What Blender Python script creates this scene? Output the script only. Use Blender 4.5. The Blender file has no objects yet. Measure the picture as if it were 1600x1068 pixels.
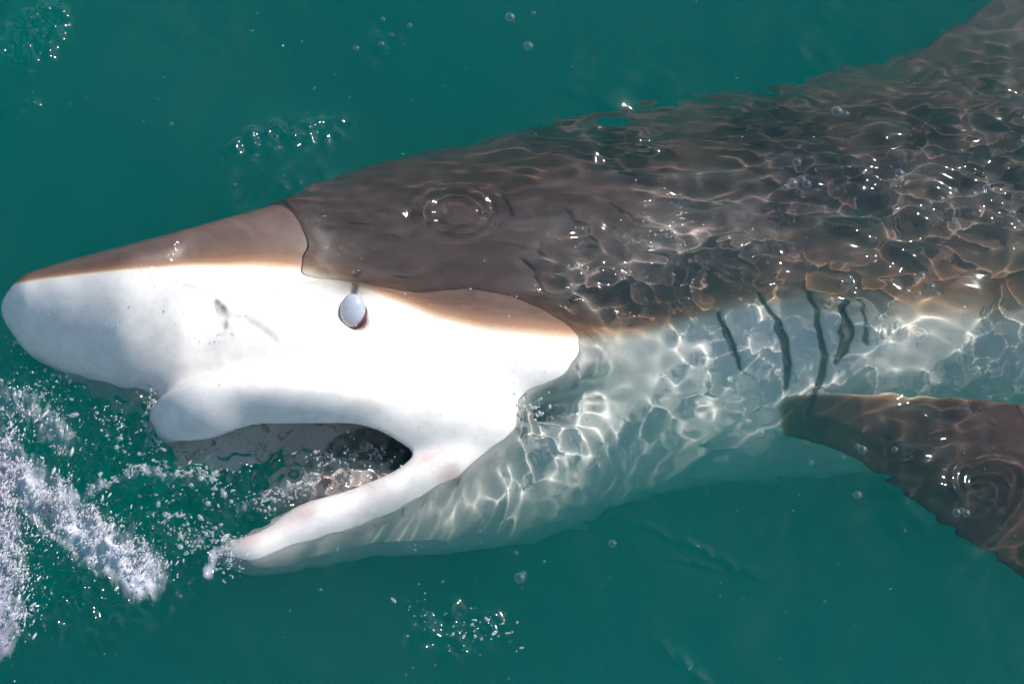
import bpy, math, random
import numpy as np
from mathutils import Vector
from mathutils.bvhtree import BVHTree

# ------------------------------------------------------------------ camera, sky, sun, exposure
# One Blender unit is a decimetre here (scale_length 0.1); shapes are laid out in "steps" of half a millimetre.
sc = bpy.context.scene
sc.unit_settings.system = 'METRIC'; sc.unit_settings.scale_length = 0.1
S = 0.005                                   # one step in Blender units
DEP = math.radians(65)                      # the camera looks down this steeply
CD, SD = math.cos(DEP), math.sin(DEP)
cam = bpy.data.objects.new('camera', bpy.data.cameras.new('camera'))
sc.collection.objects.link(cam); sc.camera = cam
DIST = 40.0
cam.location = (0, -DIST*CD, DIST*SD); cam.rotation_euler = (math.pi/2-DEP, 0, 0)
cam.data.sensor_width = 36; cam.data.lens = 36*DIST/8.0
cam.data.clip_start = 1; cam.data.clip_end = 4000

SUN = Vector((0.58, 0.33, 0.745)).normalized()
world = bpy.data.worlds.new('World'); sc.world = world; world.use_nodes = True
wn = world.node_tree; bg = wn.nodes['Background']
sky = wn.nodes.new('ShaderNodeTexSky'); sky.sky_type = 'NISHITA'; sky.sun_disc = False
sky.sun_elevation = math.asin(SUN.z); sky.sun_rotation = math.atan2(SUN.x, SUN.y)
wn.links.new(sky.outputs[0], bg.inputs[0]); bg.inputs[1].default_value = 0.145
sun = bpy.data.lights.new('sun', 'SUN'); sun.energy = 4.4; sun.angle = math.radians(0.5); sun.color = (1, .96, .9)
sun.cycles.is_caustics_light = True
suno = bpy.data.objects.new('sun', sun); sc.collection.objects.link(suno)
suno.rotation_euler = SUN.to_track_quat('Z', 'Y').to_euler(); suno.location = (0, 0, 60)
vs = sc.view_settings; vs.view_transform = 'Standard'; vs.look = 'None'; vs.exposure = 0.32; vs.gamma = 1; vs.use_curve_mapping = False
cy = sc.cycles
cy.use_denoising = True; cy.use_adaptive_sampling = True; cy.adaptive_threshold = 0.03; cy.max_bounces = 10; cy.transmission_bounces = 8; cy.transparent_max_bounces = 24
cy.diffuse_bounces = 3; cy.glossy_bounces = 4; cy.volume_bounces = 3
cy.caustics_refractive = True; cy.caustics_reflective = False; cy.sample_clamp_indirect = 6; cy.blur_glossy = 0.3

# ------------------------------------------------------------------ helpers
rng = np.random.RandomState(7)
def to_world(u, v, w):
    """(u, v, w): steps right, steps down and steps towards the viewer from the corner of the layout sheet -> world."""
    X = (u-800)*S; Y = (534-v)*S; W = w*S
    return np.stack([X, Y*SD-W*CD, Y*CD+W*SD], -1)
def water_point(u, v, z=0.0):
    """World point at height z that is seen from (u, v)."""
    d = cam_dir(u, v); t = (z-cam.location.z)/d[2]
    return (cam.location.x+d[0]*t, cam.location.y+d[1]*t, z)
def cam_dir(u, v):
    x = (u-800)*S; y = (534-v)*S
    return (x, y*SD+DIST*CD, y*CD-DIST*SD)
def make_mesh(name, V, F, mats=(), smooth=True, parent=None):
    V = np.asarray(V, np.float32); F = np.asarray(F, np.int32); k = F.shape[1]
    m = bpy.data.meshes.new(name)
    m.vertices.add(len(V)); m.vertices.foreach_set('co', V.ravel())
    m.loops.add(F.size); m.loops.foreach_set('vertex_index', F.ravel())
    m.polygons.add(len(F)); m.polygons.foreach_set('loop_start', np.arange(0, F.size, k, dtype=np.int32))
    m.update(calc_edges=True); m.validate()
    if smooth: m.shade_smooth()
    for mt in mats: m.materials.append(mt)
    o = bpy.data.objects.new(name, m); sc.collection.objects.link(o); o.parent = parent
    return o
def tag(o, label=None, cat=None, group=None, kind=None):
    for k, x in (('label', label), ('category', cat), ('group', group), ('kind', kind)):
        if x: o[k] = x
    return o
def new_mat(name):
    m = bpy.data.materials.new(name); m.use_nodes = True; t = m.node_tree; t.nodes.clear()
    out = t.nodes.new('ShaderNodeOutputMaterial')
    return m, t, out
def N(t, kind, **inp):
    n = t.nodes.new(kind)
    for k, x in inp.items():
        k = k.replace('_', ' ')
        n.inputs[k].default_value = x
    return n
def gauss1(a, s):
    k = np.exp(-0.5*(np.arange(-3*s, 3*s+1)/s)**2); k /= k.sum()
    return np.convolve(np.pad(a, 3*s, mode='edge'), k, 'valid')
U0, U1 = -100, 3700
def prof(us, xs, s=18):
    return gauss1(np.interp(np.arange(U0, U1+1), us, xs), s).astype(np.float32)
def at(P, u):
    x = np.clip(u-U0, 0, U1-U0-1.001); i = x.astype(np.int32); f = (x-i).astype(np.float32)
    return P[i]*(1-f)+P[i+1]*f
def smin(a, b, k):
    h = np.clip(0.5+0.5*(b-a)/k, 0, 1); return b*(1-h)+a*h-k*h*(1-h)
def smax(a, b, k): return -smin(-a, -b, k)

# ------------------------------------------------------------------ shark: the shape as one distance field
PU = [8, 40, 100, 200, 300, 400, 500, 600, 700, 800, 900, 1000, 1100, 1200, 1300, 1400, 1500, 1600, 1800, 2000, 2400, 2800, 3200, 3600]
aT = prof(PU, [446, 430, 412, 386, 358, 325, 287, 255, 235, 214, 190, 170, 155, 140, 122, 104, 90, 84, 84, 100, 190, 300, 400, 460], 10)
aB = prof(PU, [520, 550, 594, 646, 672, 652, 642, 648, 690, 745, 790, 805, 805, 800, 790, 785, 780, 775, 760, 740, 690, 620, 560, 530], 10)
aW = prof(PU, [40, 36, 32, 22, -12, -108, -190, -236, -270, -297, -332, -357, -387, -402, -408, -414, -420, -428, -445, -470, -510, -570, -640, -700])
aR = prof(PU, [.55, .53, .50, .50, .52, .58, .70, .82, .86, .86, .86, .85, .85, .85, .84, .83, .82, .81, .8, .8, .75, .7, .6, .5])
aTh = prof(PU, [.72, .73, .75, .77, .64, .30, -.08, -.24, -.32, -.36, -.38, -.38, -.38, -.38, -.38, -.38, -.38, -.38, -.38, -.35, -.3, -.2, -.1, 0])
# round the snout tip
uu = np.arange(U0, U1+1)
tip = np.sqrt(np.clip((uu-6)/48.0, 0, 1)*(2-np.clip((uu-6)/48.0, 0, 1)))
def sd_body(u, v, w):
    T, B = at(aT, u), at(aB, u); c = (T+B)/2; H = (B-T)/2*at(tip.astype(np.float32), u)+0.5
    th, r = at(aTh, u), at(aR, u); ct, st = np.cos(th), np.sin(th)
    p = H/np.sqrt(ct*ct+r*r*st*st); q = r*p
    dv, dw = v-c, w-at(aW, u)
    a = -dv*ct+dw*st; b = dv*st+dw*ct
    k = np.sqrt((a/p)**2+(b/q)**2)
    d = (k-1)*q
    d = np.maximum(d, 6-u)
    return np.maximum(d, u-3560)
JU = [345, 360, 400, 450, 500, 560, 600, 650, 700, 800, 900, 1000, 1200]
jT = prof(JU, [852, 842, 828, 809, 790, 766, 748, 724, 706, 680, 650, 640, 640], 10)
jB = prof(JU, [886, 894, 900, 896, 886, 872, 858, 840, 822, 792, 744, 730, 720], 10)
TU = [405, 455, 500, 600, 700, 800, 900, 1000, 1200]
tT = prof(TU, [830, 800, 780, 740, 715, 690, 650, 640, 640], 12); tB = prof(TU, [858, 866, 870, 880, 884, 880, 864, 842, 800], 12)
tW = prof(TU, [108, 96, 84, 28, -18, -88, -170, -230, -300], 12)
def sd_throat(u, v, w):
    T, B = at(tT, u), at(tB, u); c = (T+B)/2; H = (B-T)/2; ct, st, r = math.cos(.9), math.sin(.9), .55
    p = H/math.sqrt(ct*ct+r*r*st*st); q = r*p
    dv, dw = v-c, w-at(tW, u); a = -dv*ct+dw*st; b = dv*st+dw*ct
    d = (np.sqrt((a/p)**2+(b/q)**2)-1)*q
    return np.maximum(np.maximum(d+np.maximum(0, u-930)*.22, 408-u), u-1180)
jW = prof(JU, [132, 127, 112, 88, 60, 30, 12, -10, -34, -100, -165, -215, -290], 12)
jQ = prof(JU, [22, 36, 56, 76, 96, 118, 130, 142, 152, 172, 190, 210, 240], 12)
jT = jT+gauss1((3.5*np.sin(uu/29)+3*np.sin(uu/16.3+1)).astype(np.float32), 4); jQ = jQ+(4*np.sin(uu/43.0)+2.5*np.sin(uu/19.0)).astype(np.float32)
def sd_jaw(u, v, w):
    T, B = at(jT, u), at(jB, u); c = (T+B)/2; H = (B-T)/2; q = at(jQ, u)
    k = np.clip((u-346)/75, 0.003, 1); k = np.sqrt(k*(2-k)); H, q = H*k+.5, q*k+.5
    dw = w-at(jW, u); dv = v-c+dw*0.30
    k = np.sqrt((dv/H)**2+(dw/q)**2)
    d = (k-1)*np.minimum(H, q)
    return np.maximum(np.maximum(d+np.maximum(0, u-720)*.25, 348-u), u-900)
def ell(u, v, w, c, s, shear=0.0, w0=150.0):
    vr = v+(w-w0)*shear
    k0 = np.sqrt(((u-c[0])/s[0])**2+((vr-c[1])/s[1])**2+((w-c[2])/s[2])**2)
    k1 = np.sqrt(((u-c[0])/s[0]**2)**2+((vr-c[1])/s[1]**2)**2+((w-c[2])/s[2]**2)**2)
    return k0*(k0-1)/np.maximum(k1, 1e-4)
def capsule_line(u, v, w, pts, rad):
    d = np.full(u.shape, 1e6, np.float32)
    for i in range(len(pts)-1):
        a = np.array(pts[i][:3], np.float32); b = np.array(pts[i+1][:3], np.float32); ab = b-a; L = float(ab@ab)
        t = np.clip(((u-a[0])*ab[0]+(v-a[1])*ab[1]+(w-a[2])*ab[2])/L, 0, 1)
        r = rad if np.isscalar(rad) else rad[i]*(1-t)+rad[i+1]*t
        d = np.minimum(d, np.sqrt((u-a[0]-t*ab[0])**2+(v-a[1]-t*ab[1])**2+(w-a[2]-t*ab[2])**2)-r)
    return d
def sd_poly(u, v, P):
    P = np.array(P, np.float32); d = np.full(u.shape, 1e12, np.float32); s = np.ones(u.shape, np.float32)
    j = len(P)-1
    for i in range(len(P)):
        e = P[j]-P[i]; wx, wy = u-P[i][0], v-P[i][1]
        t = np.clip((wx*e[0]+wy*e[1])/float(e@e), 0, 1)
        bx, by = wx-e[0]*t, wy-e[1]*t
        d = np.minimum(d, bx*bx+by*by)
        c1 = v >= P[i][1]; c2 = v < P[j][1]; c3 = e[0]*wy > e[1]*wx
        flip = (c1 & c2 & c3) | (~c1 & ~c2 & ~c3)
        s = np.where(flip, -s, s); j = i
    return s*np.sqrt(d)
PEC = [(1200, 610), (1300, 630), (1450, 622), (1600, 632), (1760, 690), (1850, 800), (1930, 960), (1960, 1080), (1900, 1075), (1780, 1020), (1620, 930), (1500, 848), (1410, 780), (1350, 735), (1290, 712), (1230, 706)]
DOR = [(1440, 130), (1500, 66), (1548, 38), (1590, -8), (1640, -80), (1700, -170), (1760, -235), (1800, -240), (1812, -180), (1830, -60), (1880, 20), (1960, 50), (1900, 130)]
TAIL = [(3360, 450), (3480, 380), (3600, 180), (3690, 40), (3660, 240), (3610, 420), (3600, 560), (3640, 700), (3600, 760), (3500, 640), (3400, 540)]
def sd_fins(u, v, w):
    d2 = sd_poly(u, v, PEC)
    wf = -72+0.36*(u-1280)+0.16*(v-660)-80*np.clip((1345-u)/110, 0, 1.2)
    th = np.clip(4+(-d2)*0.22, 4, 20)
    d = np.maximum(d2, (np.abs(w-wf)-th)*0.88)
    e2 = sd_poly(u, v, DOR); th = np.clip(4+(-e2)*0.15, 4, 26)
    e = np.maximum(e2, (np.abs(w-(at(aW, u)-0.30*(90-v)))-th)*0.9)
    g2 = sd_poly(u, v, TAIL); th = np.clip(4+(-g2)*0.15, 4, 20)
    g = np.maximum(g2, (np.abs(w-at(aW, u))-th)*0.9)
    return d, e, g
def sd_cav(u, v, w):
    a = ell(u, v, w, (455, 694, 82), (190, 84, 74), 0.36)
    b = ell(u, v, w, (600, 696, 20), (100, 58, 85), 0.30)
    return smin(a, b, 20)
def sd_floor(u, v, w):
    T = at(jT, u); q = at(jQ, u)-56; dw = w-at(jW, u); c = T-10; H = 46.0
    k = np.sqrt(((v-c+dw*0.30)/H)**2+(dw/np.maximum(q, 8))**2)
    return np.maximum(np.maximum((k-1)*np.minimum(H, np.maximum(q, 8)), 392-u), u-690)
def sd_tongue(u, v, w): return ell(u, v, w, (548, 768, 18), (146, 54, 68), 0.25, 60.0)
def sd_base(u, v, w):
    d = sd_body(u, v, w)
    if u.min() > 1300:
        p, e, g = sd_fins(u, v, w)
        return smin(smin(smin(d, p, 26), e, 40), g, 30)
    lobe = ell(u, v, w, (446, 622, 58), (206, 54, 138), 0.36)
    lobe = smin(lobe, ell(u, v, w, (334, 640, 60), (76, 56, 110), 0.36), 40)
    cheek = smin(ell(u, v, w, (640, 640, -20), (190, 95, 150), 0.2), ell(u, v, w, (700, 580, -78), (262, 100, 132), -0.1), 40)
    cheek = smin(cheek, ell(u, v, w, (420, 545, 8), (186, 98, 92), 0.1), 50); cheek = smin(cheek, ell(u, v, w, (515, 520, -32), (135, 82, 72), 0.0), 40)
    d = smin(d, lobe, 52); d = smin(d, cheek, 40)
    d = smin(d, sd_throat(u, v, w), 30); d = smin(d, sd_jaw(u, v, w), 18)
    if u.max() > 1080:
        p, e, g = sd_fins(u, v, w)
        d = smin(d, p, 26); d = smin(d, e, 40); d = smin(d, g, 30)
    if u.min() < 800:
        d = smax(d, -sd_cav(u, v, w), 8)
        d = smax(d, -sd_floor(u, v, w), 8)
        d = smin(d, sd_tongue(u, v, w), 14)
    return d
def front(u, v, f=sd_base, w0=260.0):
    """Depth of the skin that faces the viewer at (u, v)."""
    w = np.arange(w0, -500, -1.0, dtype=np.float32)
    d = f(np.full(w.shape, u, np.float32), np.full(w.shape, v, np.float32), w)
    k = np.argmax(d < 0)
    return float(w[k])
def on_skin(pts, lift=0.0): return [(p[0], p[1], front(p[0], p[1])+lift) for p in pts]
GILLS = [on_skin(g, -2) for g in (
    [(1126, 500), (1134, 524), (1148, 556), (1160, 592)],
    [(1190, 466), (1210, 502), (1225, 544), (1232, 586), (1228, 622)],
    [(1260, 456), (1276, 492), (1285, 534), (1290, 572), (1284, 608), (1272, 644), (1264, 672)],
    [(1314, 470), (1324, 500), (1326, 530), (1318, 558), (1306, 582)],
    [(1346, 482), (1354, 512), (1354, 544)])]
GR = [[2, 4, 4, 2], [2, 4, 6, 5, 3], [2, 4, 4, 4, 5, 5, 3], [3, 7, 9, 7, 3], [2, 2, 2]]
NOS = on_skin([(344, 474), (349, 482), (353, 494), (354, 510), (348, 520)], 0)
NGR = on_skin([(296, 452), (318, 457), (336, 466)], 0)
NGR2 = on_skin([(356, 492), (385, 500), (410, 514), (430, 530)], 0)
EYE = (552, 485); EW = front(*EYE)
SLIT = on_skin([(556, 426), (554, 442), (553, 458)], 0)
CORNER = (702, 738, front(702, 738))
def sd_shark(u, v, w):
    d = sd_base(u, v, w)
    u0, u1 = u.min(), u.max()
    if u1 > 1080 and u0 < 1360:
        for g, r in zip(GILLS, GR): d = smax(d, -capsule_line(u, v, w, g, r), 4)
    if u1 < 220 or u0 > 750: return d
    d = smax(d, -capsule_line(u, v, w, NOS, [6, 9, 6, 5, 3]), 3)
    d = smax(d, -(capsule_line(u, v, w, NGR, 1.5)), 12)
    d = smax(d, -(capsule_line(u, v, w, NGR2, 1.2)), 14)
    d = smax(d, -capsule_line(u, v, w, SLIT, 3), 3)
    d = smax(d, -ell(u, v, w, (EYE[0], EYE[1]+4, EW+4), (25, 33, 20)), 6)
    return d

def polygonize(f, lo, hi, h, nb=24):
    """Surface nets on the blocks that the surface runs through."""
    lo = np.array(lo, float); n = np.ceil((np.array(hi)-lo)/h/nb).astype(int)
    NI, NJ, NK = (n+2)*nb
    bi = np.stack(np.meshgrid(*[np.arange(k) for k in n], indexing='ij'), -1).reshape(-1, 3)
    cen = (lo+(bi*nb+nb/2)*h).astype(np.float32)
    fc = f(cen[:, 0], cen[:, 1], cen[:, 2])
    bi = bi[np.abs(fc) < nb*h*0.9*1.35]
    vid, vpos, quads = [], [], []
    ar = np.arange(nb+1)
    cid = lambda i, j, k: ((i+1)*NJ+(j+1))*NK+(k+1)
    CO = [(a, b, c) for a in (0, 1) for b in (0, 1) for c in (0, 1)]
    ED = [(p, q) for p in range(8) for q in range(p+1, 8) if sum(abs(CO[p][x]-CO[q][x]) for x in range(3)) == 1]
    for b0 in bi:
        o = b0*nb
        g = np.meshgrid(*[(lo[x]+(o[x]+ar)*h).astype(np.float32) for x in range(3)], indexing='ij')
        D = f(*g); s = D < 0
        if s.all() or not s.any(): continue
        cs = np.zeros((nb, nb, nb), np.int8)
        for a, b, c in CO: cs += s[a:a+nb, b:b+nb, c:c+nb]
        I = np.argwhere((cs > 0) & (cs < 8))
        vals = np.stack([D[I[:, 0]+a, I[:, 1]+b, I[:, 2]+c] for a, b, c in CO], 1)
        P = np.zeros((len(I), 3)); cnt = np.zeros(len(I))
        for p, q in ED:
            dp, dq = vals[:, p], vals[:, q]; x = (dp < 0) != (dq < 0)
            t = np.where(x, dp/np.where(x, dp-dq, 1), 0)
            P += x[:, None]*(np.array(CO[p])+t[:, None]*(np.array(CO[q])-np.array(CO[p]))); cnt += x
        P = P/cnt[:, None]
        vpos.append(lo+(o+I+P)*h); vid.append(cid(*(I+o).T))
        for ax in range(3):
            sl0 = [slice(0, nb)]*3; sl1 = list(sl0); sl1[ax] = slice(1, nb+1)
            A, Bb = s[tuple(sl0)], s[tuple(sl1)]
            E = np.argwhere(A != Bb)
            if not len(E): continue
            flip = A[E[:, 0], E[:, 1], E[:, 2]]
            a1, a2 = (ax+1) % 3, (ax+2) % 3
            G = E+o; q = []
            for d1, d2 in ((1, 1), (0, 1), (0, 0), (1, 0)):
                H = G.copy(); H[:, a1] -= d1; H[:, a2] -= d2; q.append(cid(*H.T))
            q = np.stack(q, 1); q[~flip] = q[~flip][:, ::-1]; quads.append(q)
    vid = np.concatenate(vid); vpos = np.concatenate(vpos); Q = np.concatenate(quads)
    od = np.argsort(vid); vid, vpos = vid[od], vpos[od]
    ix = np.searchsorted(vid, Q); ix = np.minimum(ix, len(vid)-1)
    Q = ix[(vid[ix] == Q).all(1)]
    return vpos, Q
def smooth_verts(P, Q, it):
    E = np.concatenate([Q[:, [0, 1]], Q[:, [1, 2]], Q[:, [2, 3]], Q[:, [3, 0]]])
    n = len(P); deg = np.bincount(E[:, 0], minlength=n).astype(float)
    for _ in range(it):
        for lam in (0.5, -0.52):
            A = np.stack([np.bincount(E[:, 0], P[E[:, 1], x], minlength=n) for x in range(3)], 1)/np.maximum(deg, 1)[:, None]
            P = P+lam*(A-P)
    return P

VOX = 4.0
SV, SQ = polygonize(sd_shark, (-12, -330, -800), (3700, 1110, 290), VOX)
SV = smooth_verts(SV, SQ, 2)
SU, SVV, SW = (SV[:, k].astype(np.float32) for k in range(3))

# skin pigment: how far above the brown edge, how deep in the mouth, slit lines
BU_ = [0, 40, 100, 200, 300, 400, 470, 540, 600, 680, 760, 900, 1000, 1100, 1200, 1300, 1450, 1700, 3700]
bL = prof(BU_, [452, 442, 434, 424, 416, 414, 420, 438, 462, 494, 514, 528, 532, 505, 478, 486, 492, 500, 500], 14)
dors = (at(bL, SU)-SVV)*np.interp(SU, [0, 150, 330, 420, 560, 700, 1150, 1350, 1550], [8, 7, 4.2, 2.4, 2.6, 2.4, 1.4, .75, .6])
far = SW < at(aW, SU)-20
dors = np.where(far, dors-60, dors)
pec2 = sd_poly(SU, SVV, PEC); pf = -72+0.36*(SU-1280)+0.16*(SVV-660)-80*np.clip((1345-SU)/110, 0, 1.2)
onfin = np.clip((SU-1212-np.abs(SVV-660)*0.2)/36, 0, 1)*np.clip((SVV-(628-(SU-1300)*0.05))/20, 0, 1)*np.clip((SW-pf)/6+1, 0, 1)*(pec2 < 12)
dors = np.where(onfin > 0, np.maximum(dors, onfin*130-20), dors)
cavd = np.minimum(np.minimum(sd_cav(SU, SVV, SW), sd_floor(SU, SVV, SW)), np.where(SW > at(jW, SU)+at(jQ, SU)-56, 99, np.abs(sd_tongue(SU, SVV, SW))))
mouth = np.clip(1-cavd/9, 0, 1)
slit = np.zeros_like(SU)
for g, r in zip(GILLS, GR): slit = np.maximum(slit, np.clip(1-(capsule_line(SU, SVV, SW, g, r))/2.5, 0, 1))
slit = np.maximum(slit, np.clip(1-(capsule_line(SU, SVV, SW, SLIT, 3))/4, 0, 1))
slit = np.maximum(slit, np.clip(1-(capsule_line(SU, SVV, SW, NOS[:4], [5, 8, 5, 3]))/3, 0, 1)*0.9)
brow = np.exp(-(((SU-556)/44)**2+((SVV-444)/24)**2))
pink = .5*np.exp(-(((SU-704)/18)**2+((SVV-738)/22)**2))*(SW > -60)+0.55*np.exp(-(((SU-566)/22)**2+((SVV-508)/16)**2))

gum = np.exp(-((SVV-at(jT, SU)-6)/13)**2)*(SU > 350)*(SU < 700)*(SW > 20)*np.clip(.25+.8*np.sin(SU/21+1)*np.sin(SU/47), 0, 1)
pink = np.maximum(pink, gum*.55)
def skin_material():
    m, t, out = new_mat('shark_skin')
    b = N(t, 'ShaderNodeBsdfPrincipled', Roughness=.40, IOR=1.33, Coat_Weight=.4, Coat_Roughness=.06, Coat_IOR=1.33, Subsurface_Weight=.12, Subsurface_Scale=.06, Subsurface_Radius=(1.0, .75, .6))
    at1 = t.nodes.new('ShaderNodeAttribute'); at1.attribute_name = 'pigment'
    at2 = t.nodes.new('ShaderNodeAttribute'); at2.attribute_name = 'marks'
    co = t.nodes.new('ShaderNodeTexCoord')
    s1 = t.nodes.new('ShaderNodeSeparateColor'); s2 = t.nodes.new('ShaderNodeSeparateColor')
    L = t.links.new
    L(at1.outputs['Color'], s1.inputs[0]); L(at2.outputs['Color'], s2.inputs[0])
    no = N(t, 'ShaderNodeTexNoise', Scale=7, Detail=8, Roughness=.65); L(co.outputs['Object'], no.inputs['Vector'])
    nf = N(t, 'ShaderNodeTexNoise', Scale=90, Detail=3, Roughness=.6); L(co.outputs['Object'], nf.inputs['Vector'])
    # wobble the brown edge
    ad = t.nodes.new('ShaderNodeMath'); ad.operation = 'MULTIPLY_ADD'; ad.inputs[1].default_value = .05; L(no.outputs[0], ad.inputs[0])
    sb = t.nodes.new('ShaderNodeMath'); sb.operation = 'SUBTRACT'; L(s1.outputs[0], ad.inputs[2]); L(ad.outputs[0], sb.inputs[0]); sb.inputs[1].default_value = .025
    ad2 = t.nodes.new('ShaderNodeMath'); ad2.operation = 'MULTIPLY_ADD'; ad2.inputs[1].default_value = .05; L(nf.outputs[0], ad2.inputs[0]); L(sb.outputs[0], ad2.inputs[2])
    rp = t.nodes.new('ShaderNodeValToRGB'); L(ad2.outputs[0], rp.inputs[0])
    e = rp.color_ramp.elements
    e[0].position = .40; e[0].color = (.70, .67, .63, 1); e[1].position = .95; e[1].color = (.082, .051, .044, 1)
    for p, c in ((.50, (.68, .63, .54, 1)), (.535, (.50, .36, .24, 1)), (.58, (.28, .15, .085, 1)), (.66, (.145, .083, .058, 1)), (.78, (.102, .062, .048, 1))):
        x = e.new(p); x.color = c
    mo = t.nodes.new('ShaderNodeMix'); mo.data_type = 'RGBA'; mo.blend_type = 'MULTIPLY'; mo.inputs[0].default_value = .6
    mr = t.nodes.new('ShaderNodeMapRange'); mr.inputs[1].default_value = .3; mr.inputs[2].default_value = .7; mr.inputs[3].default_value = .72; mr.inputs[4].default_value = 1.1
    L(no.outputs[0], mr.inputs[0]); L(rp.outputs[0], mo.inputs[6]); L(mr.outputs[0], mo.inputs[7])
    # mouth lining
    nm = N(t, 'ShaderNodeTexNoise', Scale=9, Detail=5, Roughness=.6, Distortion=1.2); L(co.outputs['Object'], nm.inputs['Vector'])
    rm = t.nodes.new('ShaderNodeValToRGB'); L(nm.outputs[0], rm.inputs[0])
    q = rm.color_ramp.elements; q[0].position = .3; q[0].color = (.70, .60, .55, 1); q[1].position = .75; q[1].color = (.84, .74, .69, 1)
    x = q.new(.56); x.color = (.82, .69, .63, 1); x = q.new(.60); x.color = (.42, .13, .11, 1); x = q.new(.65); x.color = (.82, .68, .62, 1)
    mpg = t.nodes.new('ShaderNodeMapping'); mpg.inputs['Scale'].default_value = (1.0, 1.7, 1.7); L(co.outputs['Object'], mpg.inputs[0])
    nw = N(t, 'ShaderNodeTexNoise', Scale=2.6, Detail=3, Roughness=.5, Distortion=.9); L(mpg.outputs[0], nw.inputs['Vector'])
    mr2 = t.nodes.new('ShaderNodeMapRange'); mr2.inputs[1].default_value = .35; mr2.inputs[2].default_value = .65; mr2.inputs[3].default_value = .78; mr2.inputs[4].default_value = 1.15; L(nw.outputs[0], mr2.inputs[0])
    dk = t.nodes.new('ShaderNodeMapRange'); dk.inputs[1].default_value = .55; dk.inputs[2].default_value = .8; L(s1.outputs[0], dk.inputs[0])
    mo2 = t.nodes.new('ShaderNodeMix'); mo2.data_type = 'RGBA'; mo2.blend_type = 'MULTIPLY'; L(dk.outputs[0], mo2.inputs[0]); L(mo.outputs[2], mo2.inputs[6]); L(mr2.outputs[0], mo2.inputs[7])
    def mixin(a, fac, colr):
        k = t.nodes.new('ShaderNodeMix'); k.data_type = 'RGBA'; L(fac, k.inputs[0]); L(a, k.inputs[6])
        if isinstance(colr, tuple): k.inputs[7].default_value = colr
        else: L(colr, k.inputs[7])
        return k.outputs[2]
    c = mixin(mo2.outputs[2], s1.outputs[1], rm.outputs[0])
    c = mixin(c, s2.outputs[0], (.05, .035, .035, 1))
    c = mixin(c, s2.outputs[1], (.34, .10, .10, 1))
    c = mixin(c, s1.outputs[2], (.030, .022, .024, 1))
    vp = N(t, 'ShaderNodeTexVoronoi', Scale=14, Randomness=1.0); L(co.outputs['Object'], vp.inputs['Vector'])
    pr = t.nodes.new('ShaderNodeMapRange'); pr.inputs[1].default_value = .05; pr.inputs[2].default_value = .10; pr.inputs[3].default_value = .55; pr.inputs[4].default_value = 0; L(vp.outputs['Distance'], pr.inputs[0])
    vg = N(t, 'ShaderNodeTexNoise', Scale=2.2, Detail=2); L(co.outputs['Object'], vg.inputs['Vector'])
    gg = t.nodes.new('ShaderNodeMapRange'); gg.inputs[1].default_value = .50; gg.inputs[2].default_value = .58; L(vg.outputs[0], gg.inputs[0])
    pm = t.nodes.new('ShaderNodeMath'); pm.operation = 'MULTIPLY'; L(pr.outputs[0], pm.inputs[0]); L(gg.outputs[0], pm.inputs[1])
    c = mixin(c, pm.outputs[0], (.16, .13, .12, 1))
    L(c, b.inputs['Base Color'])
    bp = N(t, 'ShaderNodeBump', Strength=.10, Distance=.02); L(nf.outputs[0], bp.inputs['Height']); L(bp.outputs[0], b.inputs['Normal'])
    # film of water running over the wet skin
    bw = N(t, 'ShaderNodeBump', Strength=.55, Distance=.12); L(nw.outputs[0], bw.inputs['Height']); L(bw.outputs[0], b.inputs['Coat Normal'])
    L(b.outputs[0], out.inputs[0])
    return m
M_SKIN = skin_material()
shark = bpy.data.objects.new('shark', None); sc.collection.objects.link(shark)
tag(shark, 'brown and white shark lying at the water surface with its mouth open', 'shark')
body = make_mesh('body', to_world(SV[:, 0], SV[:, 1], SV[:, 2]), SQ, [M_SKIN], parent=shark)
body.cycles.is_caustics_receiver = True
def color_attr(o, name, r, g, b):
    a = o.data.attributes.new(name, 'FLOAT_COLOR', 'POINT')
    a.data.foreach_set('color', np.stack([r, g, b, np.ones_like(r)], 1).astype(np.float32).ravel())
color_attr(body, 'pigment', np.clip(.5+dors/400, 0, 1), mouth, np.clip(slit, 0, 1)*.8)
color_attr(body, 'marks', brow*.75, np.clip(pink, 0, 1)*.8, np.zeros_like(brow))
print('shark verts', len(SV))

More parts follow.
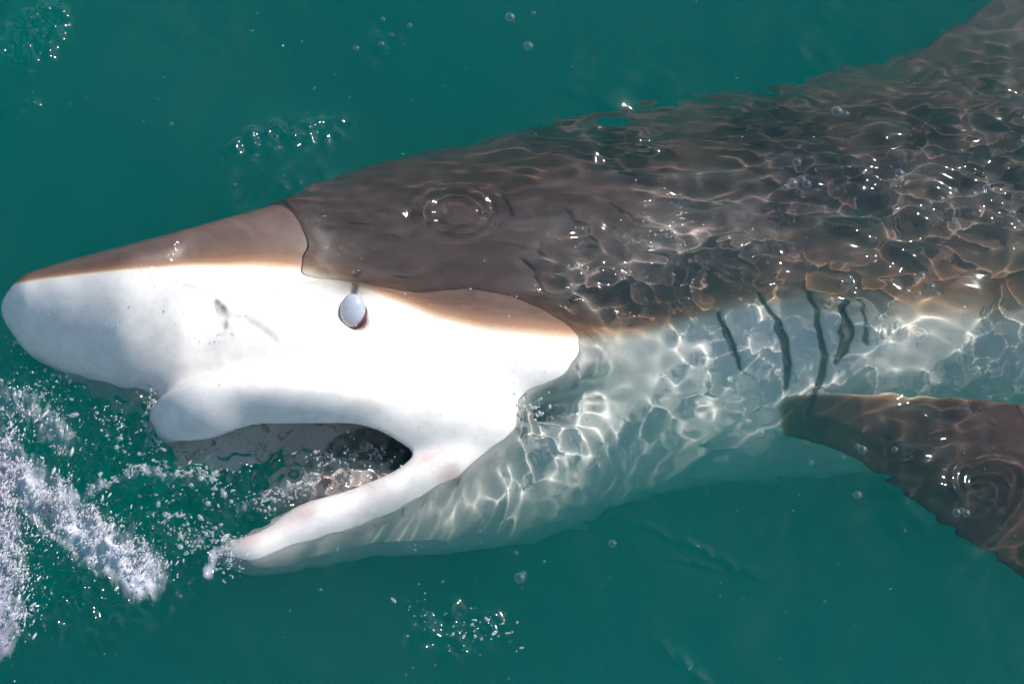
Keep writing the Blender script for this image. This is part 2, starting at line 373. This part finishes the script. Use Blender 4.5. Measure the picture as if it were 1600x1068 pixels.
# eye with its pale closed membrane
def ellipsoid(name, c, s, mat, parent, rot=0.0, nu=40, nv=24):
    th = np.linspace(0, 2*np.pi, nu, endpoint=False); ph = np.linspace(0, np.pi, nv)
    A, B = np.meshgrid(th, ph, indexing='ij')
    x = np.sin(B)*np.cos(A)*s[0]; y = np.sin(B)*np.sin(A)*s[1]; z = np.cos(B)*s[2]
    xr = x*math.cos(rot)-y*math.sin(rot); yr = x*math.sin(rot)+y*math.cos(rot)
    V = to_world(c[0]+xr, c[1]+yr, c[2]+z).reshape(-1, 3)
    i = np.arange(nu*nv).reshape(nu, nv); j = np.roll(i, -1, 0)
    F = np.stack([i[:, :-1], j[:, :-1], j[:, 1:], i[:, 1:]], -1).reshape(-1, 4)
    return make_mesh(name, V, F, [mat], parent=parent)
def plain(name, col, rough=.4, coat=0.0, **kw):
    m, t, out = new_mat(name)
    b = N(t, 'ShaderNodeBsdfPrincipled', Base_Color=(*col, 1), Roughness=rough, Coat_Weight=coat, Coat_Roughness=.05, **kw)
    no = N(t, 'ShaderNodeTexNoise', Scale=40, Detail=4); co = t.nodes.new('ShaderNodeTexCoord'); t.links.new(co.outputs['Object'], no.inputs['Vector'])
    mx = t.nodes.new('ShaderNodeMix'); mx.data_type = 'RGBA'; mx.blend_type = 'MULTIPLY'; mx.inputs[0].default_value = .25
    mx.inputs[6].default_value = (*col, 1); t.links.new(no.outputs[0], mx.inputs[7]); t.links.new(mx.outputs[2], b.inputs['Base Color'])
    t.links.new(b.outputs[0], out.inputs[0]); return m
eye = ellipsoid('eye', (EYE[0], EYE[1], EW-6), (20, 26, 14), plain('membrane', (.40, .43, .50), .18, 1.0), shark, .1)
eye['label'] = 'eye covered by its pale blue-white membrane'
ellipsoid('eye_rim', (EYE[0]+5, EYE[1]+7, EW-13), (20, 25, 14), plain('eye_rim', (.10, .035, .03), .25, .8), shark, -.3)

# ------------------------------------------------------------------ sea
nf_ = 704; yf_ = 600
def axis(n, lo, hi, outer):
    core = np.linspace(lo, hi, n); st = core[1]-core[0]; ex = [0.0]
    while ex[-1] < outer: st *= 1.12; ex.append(ex[-1]+st)
    ex = np.array(ex[1:]); return np.concatenate([lo-ex[::-1], core, hi+ex])
gx = axis(850, -4.8, 6.6, 1500); gy = axis(560, -3.75, 3.75, 1500)
GX, GY = np.meshgrid(gx, gy, indexing='ij')
def field(seed, l0, l1, an=1.0, cell=0.0125, n=1024):
    """Random swell with wavelengths between l0 and l1 (decimetres), sampled on the sheet."""
    r = np.random.RandomState(seed); F = np.fft.rfft2(r.randn(n, n))
    kx = np.fft.fftfreq(n, cell)[:, None]; ky = np.fft.rfftfreq(n, cell)[None]
    k = np.sqrt((kx*an)**2+ky**2)+1e-9; lam = 1/k
    F = F*np.exp(-(np.log(lam/math.sqrt(l0*l1))/(0.5*math.log(l1/l0)))**2)
    Z = np.fft.irfft2(F, s=(n, n)); Z /= Z.std()
    px = (GX/cell+n/2) % n; py = (GY/cell+n/2) % n
    i = px.astype(int) % n; j = py.astype(int) % n; fx = px-np.floor(px); fy = py-np.floor(py)
    i2, j2 = (i+1) % n, (j+1) % n
    return Z[i, j]*(1-fx)*(1-fy)+Z[i2, j]*fx*(1-fy)+Z[i, j2]*(1-fx)*fy+Z[i2, j2]*fx*fy
# layout-sheet coordinates of each water point
PU_ = GX/S+800; PV_ = 534-(GY*SD)/S
edge = np.clip(1-np.maximum(np.maximum((GX-5.6)/.9, (-GX-4.4)/.3), (np.abs(GY)-3.45)/.3), 0, 1)
def blob(u, v, ru, rv, p=2.0): return np.exp(-(((PU_-u)/ru)**2+((PV_-v)/rv)**2)**(p/2))
rough = 0.10+0.95*blob(1480, 330, 570, 230, 4)+.6*blob(1570, 740, 200, 150, 4)+.35*blob(1400, 660, 120, 50, 4)+.5*blob(930, 640, 260, 120, 4)+.3*blob(480, 840, 140, 45, 4)+.38*blob(640, 340, 300, 120, 4)+.6*blob(960, 340, 120, 170, 4)
rough = np.minimum(rough, 1.0)
rough = rough*(1-.7*blob(1230, 530, 140, 110, 4))
back = blob(1450, 300, 540, 150, 4)
glit = blob(715, 965, 75, 42, 4)+.8*blob(598, 45, 30, 40)+.7*blob(25, 620, 60, 50)
chop = .5*glit+blob(120, 780, 190, 190, 4)+.9*blob(300, 770, 150, 90, 4)+.8*blob(530, 725, 130, 55)
gust = np.clip(1+.55*field(9, 1.0, 2.6), .25, 2.0)
Z = edge*S*(rough*(1.15*field(1, .10, .2, 1.7)*gust+1.7*field(2, .2, .5, 1.6)*gust+2.2*field(8, .5, 1.2, 1.5)+(back*2.0*field(7, .22, .6, 2.2)*np.clip(1.4-.7*field(10, 1.2, 3), .3, 2)))+(.25+.5*rough)*2.2*field(3, .45, 1.1)+blob(940, 330, 110, 150, 4)*2.5*field(13, .35, 1.0)+chop*(4.0*field(4, .09, .2)+7*field(5, .2, .5)))
Z += S*np.clip(1.2-np.maximum(np.abs(GX), np.abs(GY))/60, .0, 1)*7*field(6, 1.8, 5.0, 1.5)
def ring(u, v, rad, lam, amp, sq=.75):
    r = np.sqrt((PU_-u)**2+((PV_-v)/sq)**2)
    return S*amp*np.cos((r-rad)*2*np.pi/lam)*np.exp(-((r-rad)/(lam*1.3))**2)
for a in ((715, 322, 46, 22, 1.3), (1160, 405, 60, 20, 1.1, .6), (1545, 745, 46, 20, 1.5), (1435, 520, 12, 9, 1.0), (1322, 440, 10, 8, 1.0), (1405, 275, 14, 10, 1.0)): Z += ring(*a)
def ridge(pts, amp, wid):
    d = np.full(PU_.shape, 1e9); tt = np.zeros(PU_.shape); n = len(pts)-1
    for k in range(n):
        a, b = np.array(pts[k], float), np.array(pts[k+1], float); ab = b-a
        q = np.clip(((PU_-a[0])*ab[0]+(PV_-a[1])*ab[1])/(ab@ab), 0, 1)
        e = np.hypot(PU_-a[0]-q*ab[0], PV_-a[1]-q*ab[1]); tt = np.where(e < d, (k+q)/n, tt); d = np.minimum(d, e)
    return S*amp*np.exp(-(d/wid)**2)*np.sin(np.pi*np.clip(tt, .02, .98))
for a in (([(975, 808), (1060, 838), (1120, 866), (1190, 892)], 4, 7), ([(1030, 862), (1100, 876), (1185, 890)], 2.5, 5), ([(320, 236), (420, 208), (560, 180)], 10, 24), ([(300, 350), (420, 300), (540, 250)], 3, 9),
          ([(0, 180), (30, 160), (70, 152)], 4, 8), ([(1010, 985), (1060, 1020), (1105, 1064)], 6, 9), ([(200, 940), (290, 915), (370, 870)], 5, 10), ([(120, 930), (220, 945), (310, 920)], 4, 9), ([(-20, 100), (30, 50), (70, -20)], 24, 34), ([(1060, 140), (1140, 146), (1200, 152)], 2, 4)):
    Z += ridge(*a)*(1+.35*field(31, .1, .3))
i = np.arange(Z.size).reshape(Z.shape)
F = np.stack([i[:-1, :-1], i[1:, :-1], i[1:, 1:], i[:-1, 1:]], -1).reshape(-1, 4)
m, t, out = new_mat('water_surface')
g = N(t, 'ShaderNodeBsdfGlass', Roughness=0.08, IOR=1.33)
fa = t.nodes.new('ShaderNodeAttribute'); fa.attribute_name = 'foam'; co = t.nodes.new('ShaderNodeTexCoord')
mp = t.nodes.new('ShaderNodeMapping'); mp.inputs['Rotation'].default_value = (0, 0, -.35); mp.inputs['Scale'].default_value = (2.4, .8, 1); t.links.new(co.outputs['Object'], mp.inputs[0])
fn = N(t, 'ShaderNodeTexNoise', Scale=7, Detail=9, Roughness=.72, Distortion=.6); t.links.new(mp.outputs[0], fn.inputs['Vector'])
fm = t.nodes.new('ShaderNodeMath'); fm.operation = 'ADD'; t.links.new(fa.outputs['Fac'], fm.inputs[0]); t.links.new(fn.outputs[0], fm.inputs[1])
fr_ = t.nodes.new('ShaderNodeMapRange'); t.links.new(fm.outputs[0], fr_.inputs[0]); fr_.inputs[1].default_value = .95; fr_.inputs[2].default_value = 1.65; fr_.inputs[3].default_value = 0; fr_.inputs[4].default_value = .85
sx = t.nodes.new('ShaderNodeSeparateXYZ'); t.links.new(co.outputs['Object'], sx.inputs[0])
px_ = t.nodes.new('ShaderNodeMapRange'); t.links.new(sx.outputs[0], px_.inputs[0]); px_.inputs[1].default_value = -3.65; px_.inputs[2].default_value = -4.0
pmx = t.nodes.new('ShaderNodeMix'); pmx.data_type = 'RGBA'; pmx.inputs[6].default_value = (.75, .73, .82, 1); pmx.inputs[7].default_value = (.42, .33, .50, 1); t.links.new(px_.outputs[0], pmx.inputs[0])
df = N(t, 'ShaderNodeBsdfDiffuse'); t.links.new(pmx.outputs[2], df.inputs[0]); mxs = t.nodes.new('ShaderNodeMixShader')
t.links.new(fr_.outputs[0], mxs.inputs[0]); t.links.new(g.outputs[0], mxs.inputs[1]); t.links.new(df.outputs[0], mxs.inputs[2]); t.links.new(mxs.outputs[0], out.inputs[0])
sea = make_mesh('water', np.stack([GX, GY, Z], -1).reshape(-1, 3), F, [m])
sea.cycles.is_caustics_caster = True
def pdist(pts):
    d = np.full(PU_.shape, 1e9)
    for k in range(len(pts)-1):
        a, b = np.array(pts[k], float), np.array(pts[k+1], float); ab = b-a
        q = np.clip(((PU_-a[0])*ab[0]+(PV_-a[1])*ab[1])/(ab@ab), 0, 1); d = np.minimum(d, np.hypot(PU_-a[0]-q*ab[0], PV_-a[1]-q*ab[1]))
    return d
foam = np.zeros(PU_.shape)
for pts, wd, am in (([(-30, 690), (40, 745), (95, 790), (150, 832), (215, 872), (236, 892)], 46, 1), ([(-30, 690), (-5, 760), (0, 850), (5, 930), (0, 975)], 60, 1.0), ([(130, 775), (180, 750), (230, 738), (300, 745)], 9, .75),
                    ([(0, 620), (60, 640), (110, 690)], 40, .62), ([(240, 660), (235, 700)], 10, .6), ([(370, 842), (345, 860), (335, 892)], 12, .72), ([(380, 790), (430, 770), (500, 745)], 12, .55), ([(690, 655), (760, 635), (850, 642)], 12, .45)):
    foam = np.maximum(foam, am*np.exp(-(pdist(pts)/wd)**2))
fat = sea.data.attributes.new('foam', 'FLOAT', 'POINT'); fat.data.foreach_set('value', foam.astype(np.float32).ravel())
tag(sea, 'rippled clear surface of the green sea around the shark', 'water', kind='structure')
m, t, out = new_mat('deep_water')
pv = N(t, 'ShaderNodeVolumePrincipled', Color=(.004, .990, .765, 1), Density=.17, Anisotropy=-.14)
t.links.new(pv.outputs[0], out.inputs[1])
# the volume's lid follows the waves a hair above the surface
st_ = 8
lid = Z.copy()
for ax in (0, 1):
    pad = np.pad(lid, [(st_, st_) if k == ax else (0, 0) for k in (0, 1)], mode='edge'); acc = lid
    for k in range(2*st_+1): acc = np.maximum(acc, np.take(pad, range(k, k+lid.shape[ax]), axis=ax))
    lid = acc
ia = np.unique(np.append(np.arange(0, len(gx), st_), len(gx)-1)); ja = np.unique(np.append(np.arange(0, len(gy), st_), len(gy)-1))
lx, ly = np.meshgrid(gx[ia], gy[ja], indexing='ij'); lz = lid[np.ix_(ia, ja)]+.012
na, nb_ = lz.shape
top = np.stack([lx, ly, lz], -1).reshape(-1, 3); bot = top.copy(); bot[:, 2] = -60
g0 = np.arange(na*nb_).reshape(na, nb_); Ft = np.stack([g0[:-1, :-1], g0[1:, :-1], g0[1:, 1:], g0[:-1, 1:]], -1).reshape(-1, 4)
rim = np.concatenate([g0[:, 0], g0[-1, 1:], g0[-2::-1, -1], g0[0, -2:0:-1]]); rn = np.roll(rim, -1)
side = np.stack([rim, rim+na*nb_, rn+na*nb_, rn], 1)
mur = make_mesh('sea', np.concatenate([top, bot]), np.concatenate([Ft, Ft[:, ::-1]+na*nb_, side]), [m], smooth=False)
tag(mur, 'murky green sea water below the surface', 'water', kind='structure')
sb = make_mesh('seabed', [(-1500, -1500, -58), (1500, -1500, -58), (1500, 1500, -58), (-1500, 1500, -58)], [(0, 1, 2, 3)], [plain('seabed', (.12, .16, .12), .9)], smooth=False)
tag(sb, 'dark sea floor far below', 'seabed', kind='structure')

# ------------------------------------------------------------------ splash, froth, bubbles
def zat(x, y):
    a = np.searchsorted(gx, x)-1; b = np.searchsorted(gy, y)-1
    return float(Z[a, b])
def ico():
    p = (1+5**.5)/2
    V = np.array([(-1, p, 0), (1, p, 0), (-1, -p, 0), (1, -p, 0), (0, -1, p), (0, 1, p), (0, -1, -p), (0, 1, -p), (p, 0, -1), (p, 0, 1), (-p, 0, -1), (-p, 0, 1)], float)
    F = np.array([(0, 11, 5), (0, 5, 1), (0, 1, 7), (0, 7, 10), (0, 10, 11), (1, 5, 9), (5, 11, 4), (11, 10, 2), (10, 7, 6), (7, 1, 8), (3, 9, 4), (3, 4, 2), (3, 2, 6), (3, 6, 8), (3, 8, 9), (4, 9, 5), (2, 4, 11), (6, 2, 10), (8, 6, 7), (9, 8, 1)])
    V /= np.linalg.norm(V[0]); return V, F
def ico2():
    V, F = ico(); V = list(map(tuple, V)); mid = {}; out = []
    def m(a, b):
        k = (min(a, b), max(a, b))
        if k not in mid:
            x = np.array(V[a])+np.array(V[b]); V.append(tuple(x/np.linalg.norm(x))); mid[k] = len(V)-1
        return mid[k]
    for a, b, c in F:
        x, y, z = m(a, b), m(b, c), m(c, a); out += [(a, x, z), (b, y, x), (c, z, y), (x, y, z)]
    return np.array(V), np.array(out)
def scatter(name, pts, rad, elong, ang, mat, fine=False):
    """Many droplets in one mesh; each stretched along its own direction."""
    V0, F0 = ico2() if fine else ico(); n = len(pts)
    c, s_ = np.cos(ang)[:, None], np.sin(ang)[:, None]
    X = V0[None, :, 0]*(rad*elong)[:, None]; Y = V0[None, :, 1]*rad[:, None]; Zz = V0[None, :, 2]*rad[:, None]
    P = np.stack([X*c-Y*s_, X*s_+Y*c, Zz], -1)+pts[:, None]
    F = (F0[None]+(np.arange(n)*len(V0))[:, None, None]).reshape(-1, 3)
    return make_mesh(name, P.reshape(-1, 3), F, [mat])
def froth_mat():
    m, t, out = new_mat('froth')
    b = N(t, 'ShaderNodeBsdfPrincipled', Base_Color=(.80, .80, .84, 1), Roughness=.22, IOR=1.33, Transmission_Weight=.55)
    t.links.new(b.outputs[0], out.inputs[0]); return m
def drop_mat():
    m, t, out = new_mat('droplet')
    b = N(t, 'ShaderNodeBsdfPrincipled', Base_Color=(.95, .97, .97, 1), Roughness=.14, IOR=1.4, Transmission_Weight=.82); t.links.new(b.outputs[0], out.inputs[0]); return m
def bubble_mat():
    m, t, out = new_mat('bubble_film')
    lw = N(t, 'ShaderNodeLayerWeight', Blend=.35); tr = t.nodes.new('ShaderNodeBsdfTransparent'); gl = N(t, 'ShaderNodeBsdfGlossy', Roughness=.04)
    mp = t.nodes.new('ShaderNodeMath'); mp.operation = 'POWER'; mp.inputs[1].default_value = 1.6; t.links.new(lw.outputs['Facing'], mp.inputs[0])
    ma = t.nodes.new('ShaderNodeMath'); ma.operation = 'MULTIPLY_ADD'; ma.inputs[1].default_value = .5; ma.inputs[2].default_value = .1; t.links.new(mp.outputs[0], ma.inputs[0])
    mx = t.nodes.new('ShaderNodeMixShader'); t.links.new(ma.outputs[0], mx.inputs[0]); t.links.new(tr.outputs[0], mx.inputs[1]); t.links.new(gl.outputs[0], mx.inputs[2])
    t.links.new(mx.outputs[0], out.inputs[0]); return m
M_FROTH, M_DROP, M_BUB = froth_mat(), drop_mat(), bubble_mat()
def along(poly, n, wid):
    P = np.array(poly, float); L = np.linalg.norm(np.diff(P, axis=0), axis=1); cs = np.concatenate([[0], np.cumsum(L)])/L.sum()
    t = rng.rand(n); u = np.interp(t, cs, P[:, 0]); v = np.interp(t, cs, P[:, 1])
    k = np.clip(np.floor(np.interp(t, cs, np.arange(len(P)))).astype(int), 0, len(P)-2)
    return u+rng.randn(n)*wid, v+rng.randn(n)*wid
def lift(u, v, zmax, p=2.0):
    w = np.array([water_point(a, b) for a, b in zip(u, v)])
    w[:, 2] = [zat(np.clip(x, -40, 40), np.clip(y, -40, 40)) for x, y in w[:, :2]]
    w[:, 2] += rng.rand(len(u))**p*zmax
    return w
# froth: churned white water
us, vs_ = [], []
for poly, n, wd in (([(-30, 690), (40, 745), (95, 790), (150, 832), (215, 872), (236, 892)], 5200, 20), ([(-20, 690), (15, 760), (0, 850), (20, 930), (10, 980)], 4200, 24),
                    ([(60, 740), (70, 800), (130, 850)], 1200, 24), ([(-10, 640), (60, 660), (100, 720)], 500, 22)):
    a, b = along(poly, n, wd); us.append(a); vs_.append(b)
us, vs_ = np.concatenate(us), np.concatenate(vs_)
keep = rng.rand(len(us)) < np.clip(.55+.6*np.sin(us/19+np.sin(vs_/23)*2)*np.sin(vs_/17+us/40), .05, 1)
us, vs_ = us[keep], vs_[keep]
P = lift(us, vs_, .14)
rad = S*np.clip(rng.lognormal(-.25, .55, len(P)), .35, 3.0)
fr = scatter('froth', P, rad, 1+rng.rand(len(P))**3*4, 1.15+rng.randn(len(P))*.35, M_FROTH)
tag(fr, 'white churned froth and spray on the water ahead of the open jaws', 'froth', kind='stuff')
# clear flying drops and strings of water
us, vs_ = [], []
for poly, n, wd in (([(130, 775), (180, 750), (230, 738), (290, 742), (345, 762)], 330, 5), ([(20, 620), (60, 625), (100, 640)], 170, 20), ([(250, 780), (280, 830), (300, 850)], 150, 16),
                    ([(285, 850), (330, 835), (370, 862), (350, 890)], 320, 11), ([(240, 600), (232, 660), (248, 715)], 160, 5), ([(390, 800), (430, 785), (500, 755)], 160, 9), ([(150, 640), (200, 700), (245, 715)], 90, 14), ([(270, 760), (320, 740), (360, 790)], 150, 18),
                    ([(480, 730), (540, 712), (600, 700)], 120, 14), ([(690, 650), (760, 630), (850, 640)], 140, 12), ([(640, 930), (700, 985), (790, 975)], 70, 16), ([(10, 520), (60, 575), (130, 610)], 40, 8)):
    a, b = along(poly, n, wd); us.append(a); vs_.append(b)
us, vs_ = np.concatenate(us), np.concatenate(vs_)
P = lift(us, vs_, .10, 3); rad = S*np.clip(rng.lognormal(.05, .55, len(P)), .5, 4.5)
dr = scatter('spray', P, rad, 1+rng.rand(len(P))**3*1.6, rng.rand(len(P))*6.28, M_DROP, True)
tag(dr, 'clear drops and strings of splashed water round the open jaws', 'spray', kind='stuff')
# drops standing on the wet skin
du = np.concatenate([60+rng.rand(110)*300, 330+rng.rand(60)*500]); dv_ = np.concatenate([470+rng.rand(110)*130, 440+rng.rand(60)*90])
dk_ = [(a, b, front(a, b)) for a, b in zip(du, dv_)]
dk_ = np.array([p for p in dk_ if p[2] > -120])
dd = scatter('skin_drops', to_world(dk_[:, 0], dk_[:, 1], dk_[:, 2]), S*np.clip(rng.lognormal(-.1, .4, len(dk_)), .5, 2.2), 1+rng.rand(len(dk_)), rng.rand(len(dk_))*6.28, M_DROP, True)
tag(dd, 'tiny water drops clinging to the wet skin of the snout', 'drops', kind='stuff')
# specks drifting in the water
n = 420; us = rng.rand(n)*1600; vs_ = rng.rand(n)*1068
w = np.array([water_point(a, b) for a, b in zip(us, vs_)]); w[:, 2] = -.02-rng.rand(n)**2*.5
sp = scatter('plankton', w, S*np.clip(rng.lognormal(-.25, .45, n), .4, 2.2), 1+rng.rand(n), rng.rand(n)*6.28, plain('speck', (.7, .74, .66), .6))
tag(sp, 'tiny pale specks drifting in the green water', 'specks', kind='stuff')

dome = None
def bubble(u, v, r, label, group):
    global dome
    x, y, _ = water_point(u, v); z = zat(x, y)
    if dome is None:
        th = np.linspace(0, 2*np.pi, 28, endpoint=False); ph = np.linspace(0.0, np.pi*.60, 12)
        A, B = np.meshgrid(th, ph, indexing='ij'); V = np.stack([np.sin(B)*np.cos(A), np.sin(B)*np.sin(A), np.cos(B)*.85], -1).reshape(-1, 3)
        q = np.arange(28*12).reshape(28, 12); j = np.roll(q, -1, 0)
        o = make_mesh('air_bubble', V, np.stack([q[:, :-1], q[:, 1:], j[:, 1:], j[:, :-1]], -1).reshape(-1, 4), [M_BUB]); dome = o
    else:
        o = dome.copy(); sc.collection.objects.link(o)
    o.location = (x, y, z); k = r*S; o.scale = (k, k, k)
    return tag(o, label, 'bubble', group)
BUB = [
 ('air bubble near the upper outline of the brown back, far from the others', 'bubbles over the back', [(1308, 174, 11)]),
 ('tiny air bubble touching the bubble near the upper outline of the back', 'bubbles over the back', [(1322, 178, 6)]),
 ('air bubble in the tight cluster on the back above the gill slits', 'bubbles over the back', [(1245, 255, 9), (1238, 290, 11), (1252, 284, 8), (1228, 296, 7), (1260, 292, 9)]),
 ('lone air bubble on the back between the tight cluster and the row', 'bubbles over the back', [(1405, 275, 10)]),
 ('air bubble in the long row over the middle of the brown back', 'bubbles over the back', [(1450, 320, 9), (1470, 312, 8), (1490, 300, 8), (1520, 305, 9), (1545, 298, 7), (1582, 330, 8), (1590, 345, 6)]),
 ('lone air bubble over the back nearest the dorsal fin', 'bubbles over the back', [(1595, 222, 8), (1500, 240, 6)]),
 ('air bubble in the small knot over the tan flank above the fin', 'bubbles over the flank', [(1440, 430, 7), (1455, 448, 8), (1430, 442, 6), (1465, 460, 6), (1436, 460, 5)]),
 ('lone small air bubble just above the rearmost gill slit', 'bubbles over the flank', [(1325, 440, 8)]),
 ('lone small air bubble between the gill slits and the row on the back', 'bubbles over the back', [(1365, 378, 6)]),
 ('air bubble by the root of the dark pectoral fin', 'bubbles over the pectoral fin', [(1348, 702, 8), (1340, 697, 5), (1398, 703, 6)]),
 ('air bubble of the trio over the middle of the dark pectoral fin', 'bubbles over the pectoral fin', [(1495, 800, 8), (1510, 801, 7), (1503, 796, 5)]),
 ('lone air bubble over the rear edge of the pectoral fin', 'bubbles over the pectoral fin', [(1545, 620, 6)]),
 ('largest air bubble on the green water below the throat', 'bubbles on green water below the belly', [(812, 900, 10)]),
 ('tiny air bubble touching the largest bubble below the throat', 'bubbles on green water below the belly', [(818, 893, 5)]),
 ('air bubble on green water just under the belly edge', 'bubbles on green water below the belly', [(957, 849, 7)]),
 ('lone air bubble on green water beside the leading edge of the pectoral fin', 'bubbles on green water below the belly', [(1340, 772, 8)]),
 ('small air bubble on dark water in the angle between belly and pectoral fin', 'bubbles on green water below the belly', [(1318, 715, 4), (1267, 723, 5)]),
 ('tiny air bubble on water along the lower outline of the throat', 'bubbles on green water below the belly', [(750, 828, 4), (806, 861, 4), (850, 875, 3), (647, 857, 5)]),
 ('tiny lone air bubble on open water below the lower jaw', 'bubbles on green water below the belly', [(500, 920, 4)]),
 ('air bubble of the pair on open green water far above the head', 'bubbles on green water beyond the back', [(797, 32, 9), (825, 79, 9)]),
 ('small air bubble beside the bubble pair on open green water', 'bubbles on green water beyond the back', [(834, 25, 4)]),
 ('small air bubble in the loose string on open water above the snout', 'bubbles on green water beyond the back', [(598, 28, 5), (596, 66, 5), (556, 71, 6), (640, 40, 5), (612, 52, 4), (490, 133, 4)]),
 ('tiny lone air bubble on open water ahead of the forehead', 'bubbles on green water beyond the back', [(268, 198, 4)]),
 ('air bubble crowded with others at the waterline of the pale cheek', 'bubbles over the throat', [(800, 622, 8), (772, 640, 9), (755, 652, 7), (790, 650, 6), (740, 640, 8), (815, 640, 7), (735, 662, 6), (840, 628, 6), (775, 655, 5), (720, 655, 7), (860, 655, 7), (860, 668, 6)]),
 ('air bubble of the pair over the lit white throat', 'bubbles over the throat', [(900, 680, 9), (890, 690, 6)]),
 ('lone air bubble over the throat between the cheek and the first gill slit', 'bubbles over the throat', [(965, 676, 6), (985, 640, 5), (1053, 599, 7)]),
 ('air bubble over the pale belly just below the gill slits', 'bubbles over the throat', [(1130, 645, 6), (1187, 680, 9), (1160, 646, 8)]),
 ('biggest air bubble in the water inside the open mouth', 'bubbles inside the mouth', [(535, 728, 13)]),
 ('air bubble huddled round the biggest one inside the open mouth', 'bubbles inside the mouth', [(515, 722, 9), (552, 712, 10), (498, 735, 8), (524, 745, 7), (547, 735, 9)]),
 ('air bubble inside the mouth near the corner of the jaws', 'bubbles inside the mouth', [(570, 700, 9), (590, 712, 7), (600, 696, 8), (610, 725, 7), (630, 705, 6)])]
for label, group, L in BUB:
    for u, v, r in L: bubble(u, v, r, label, group)
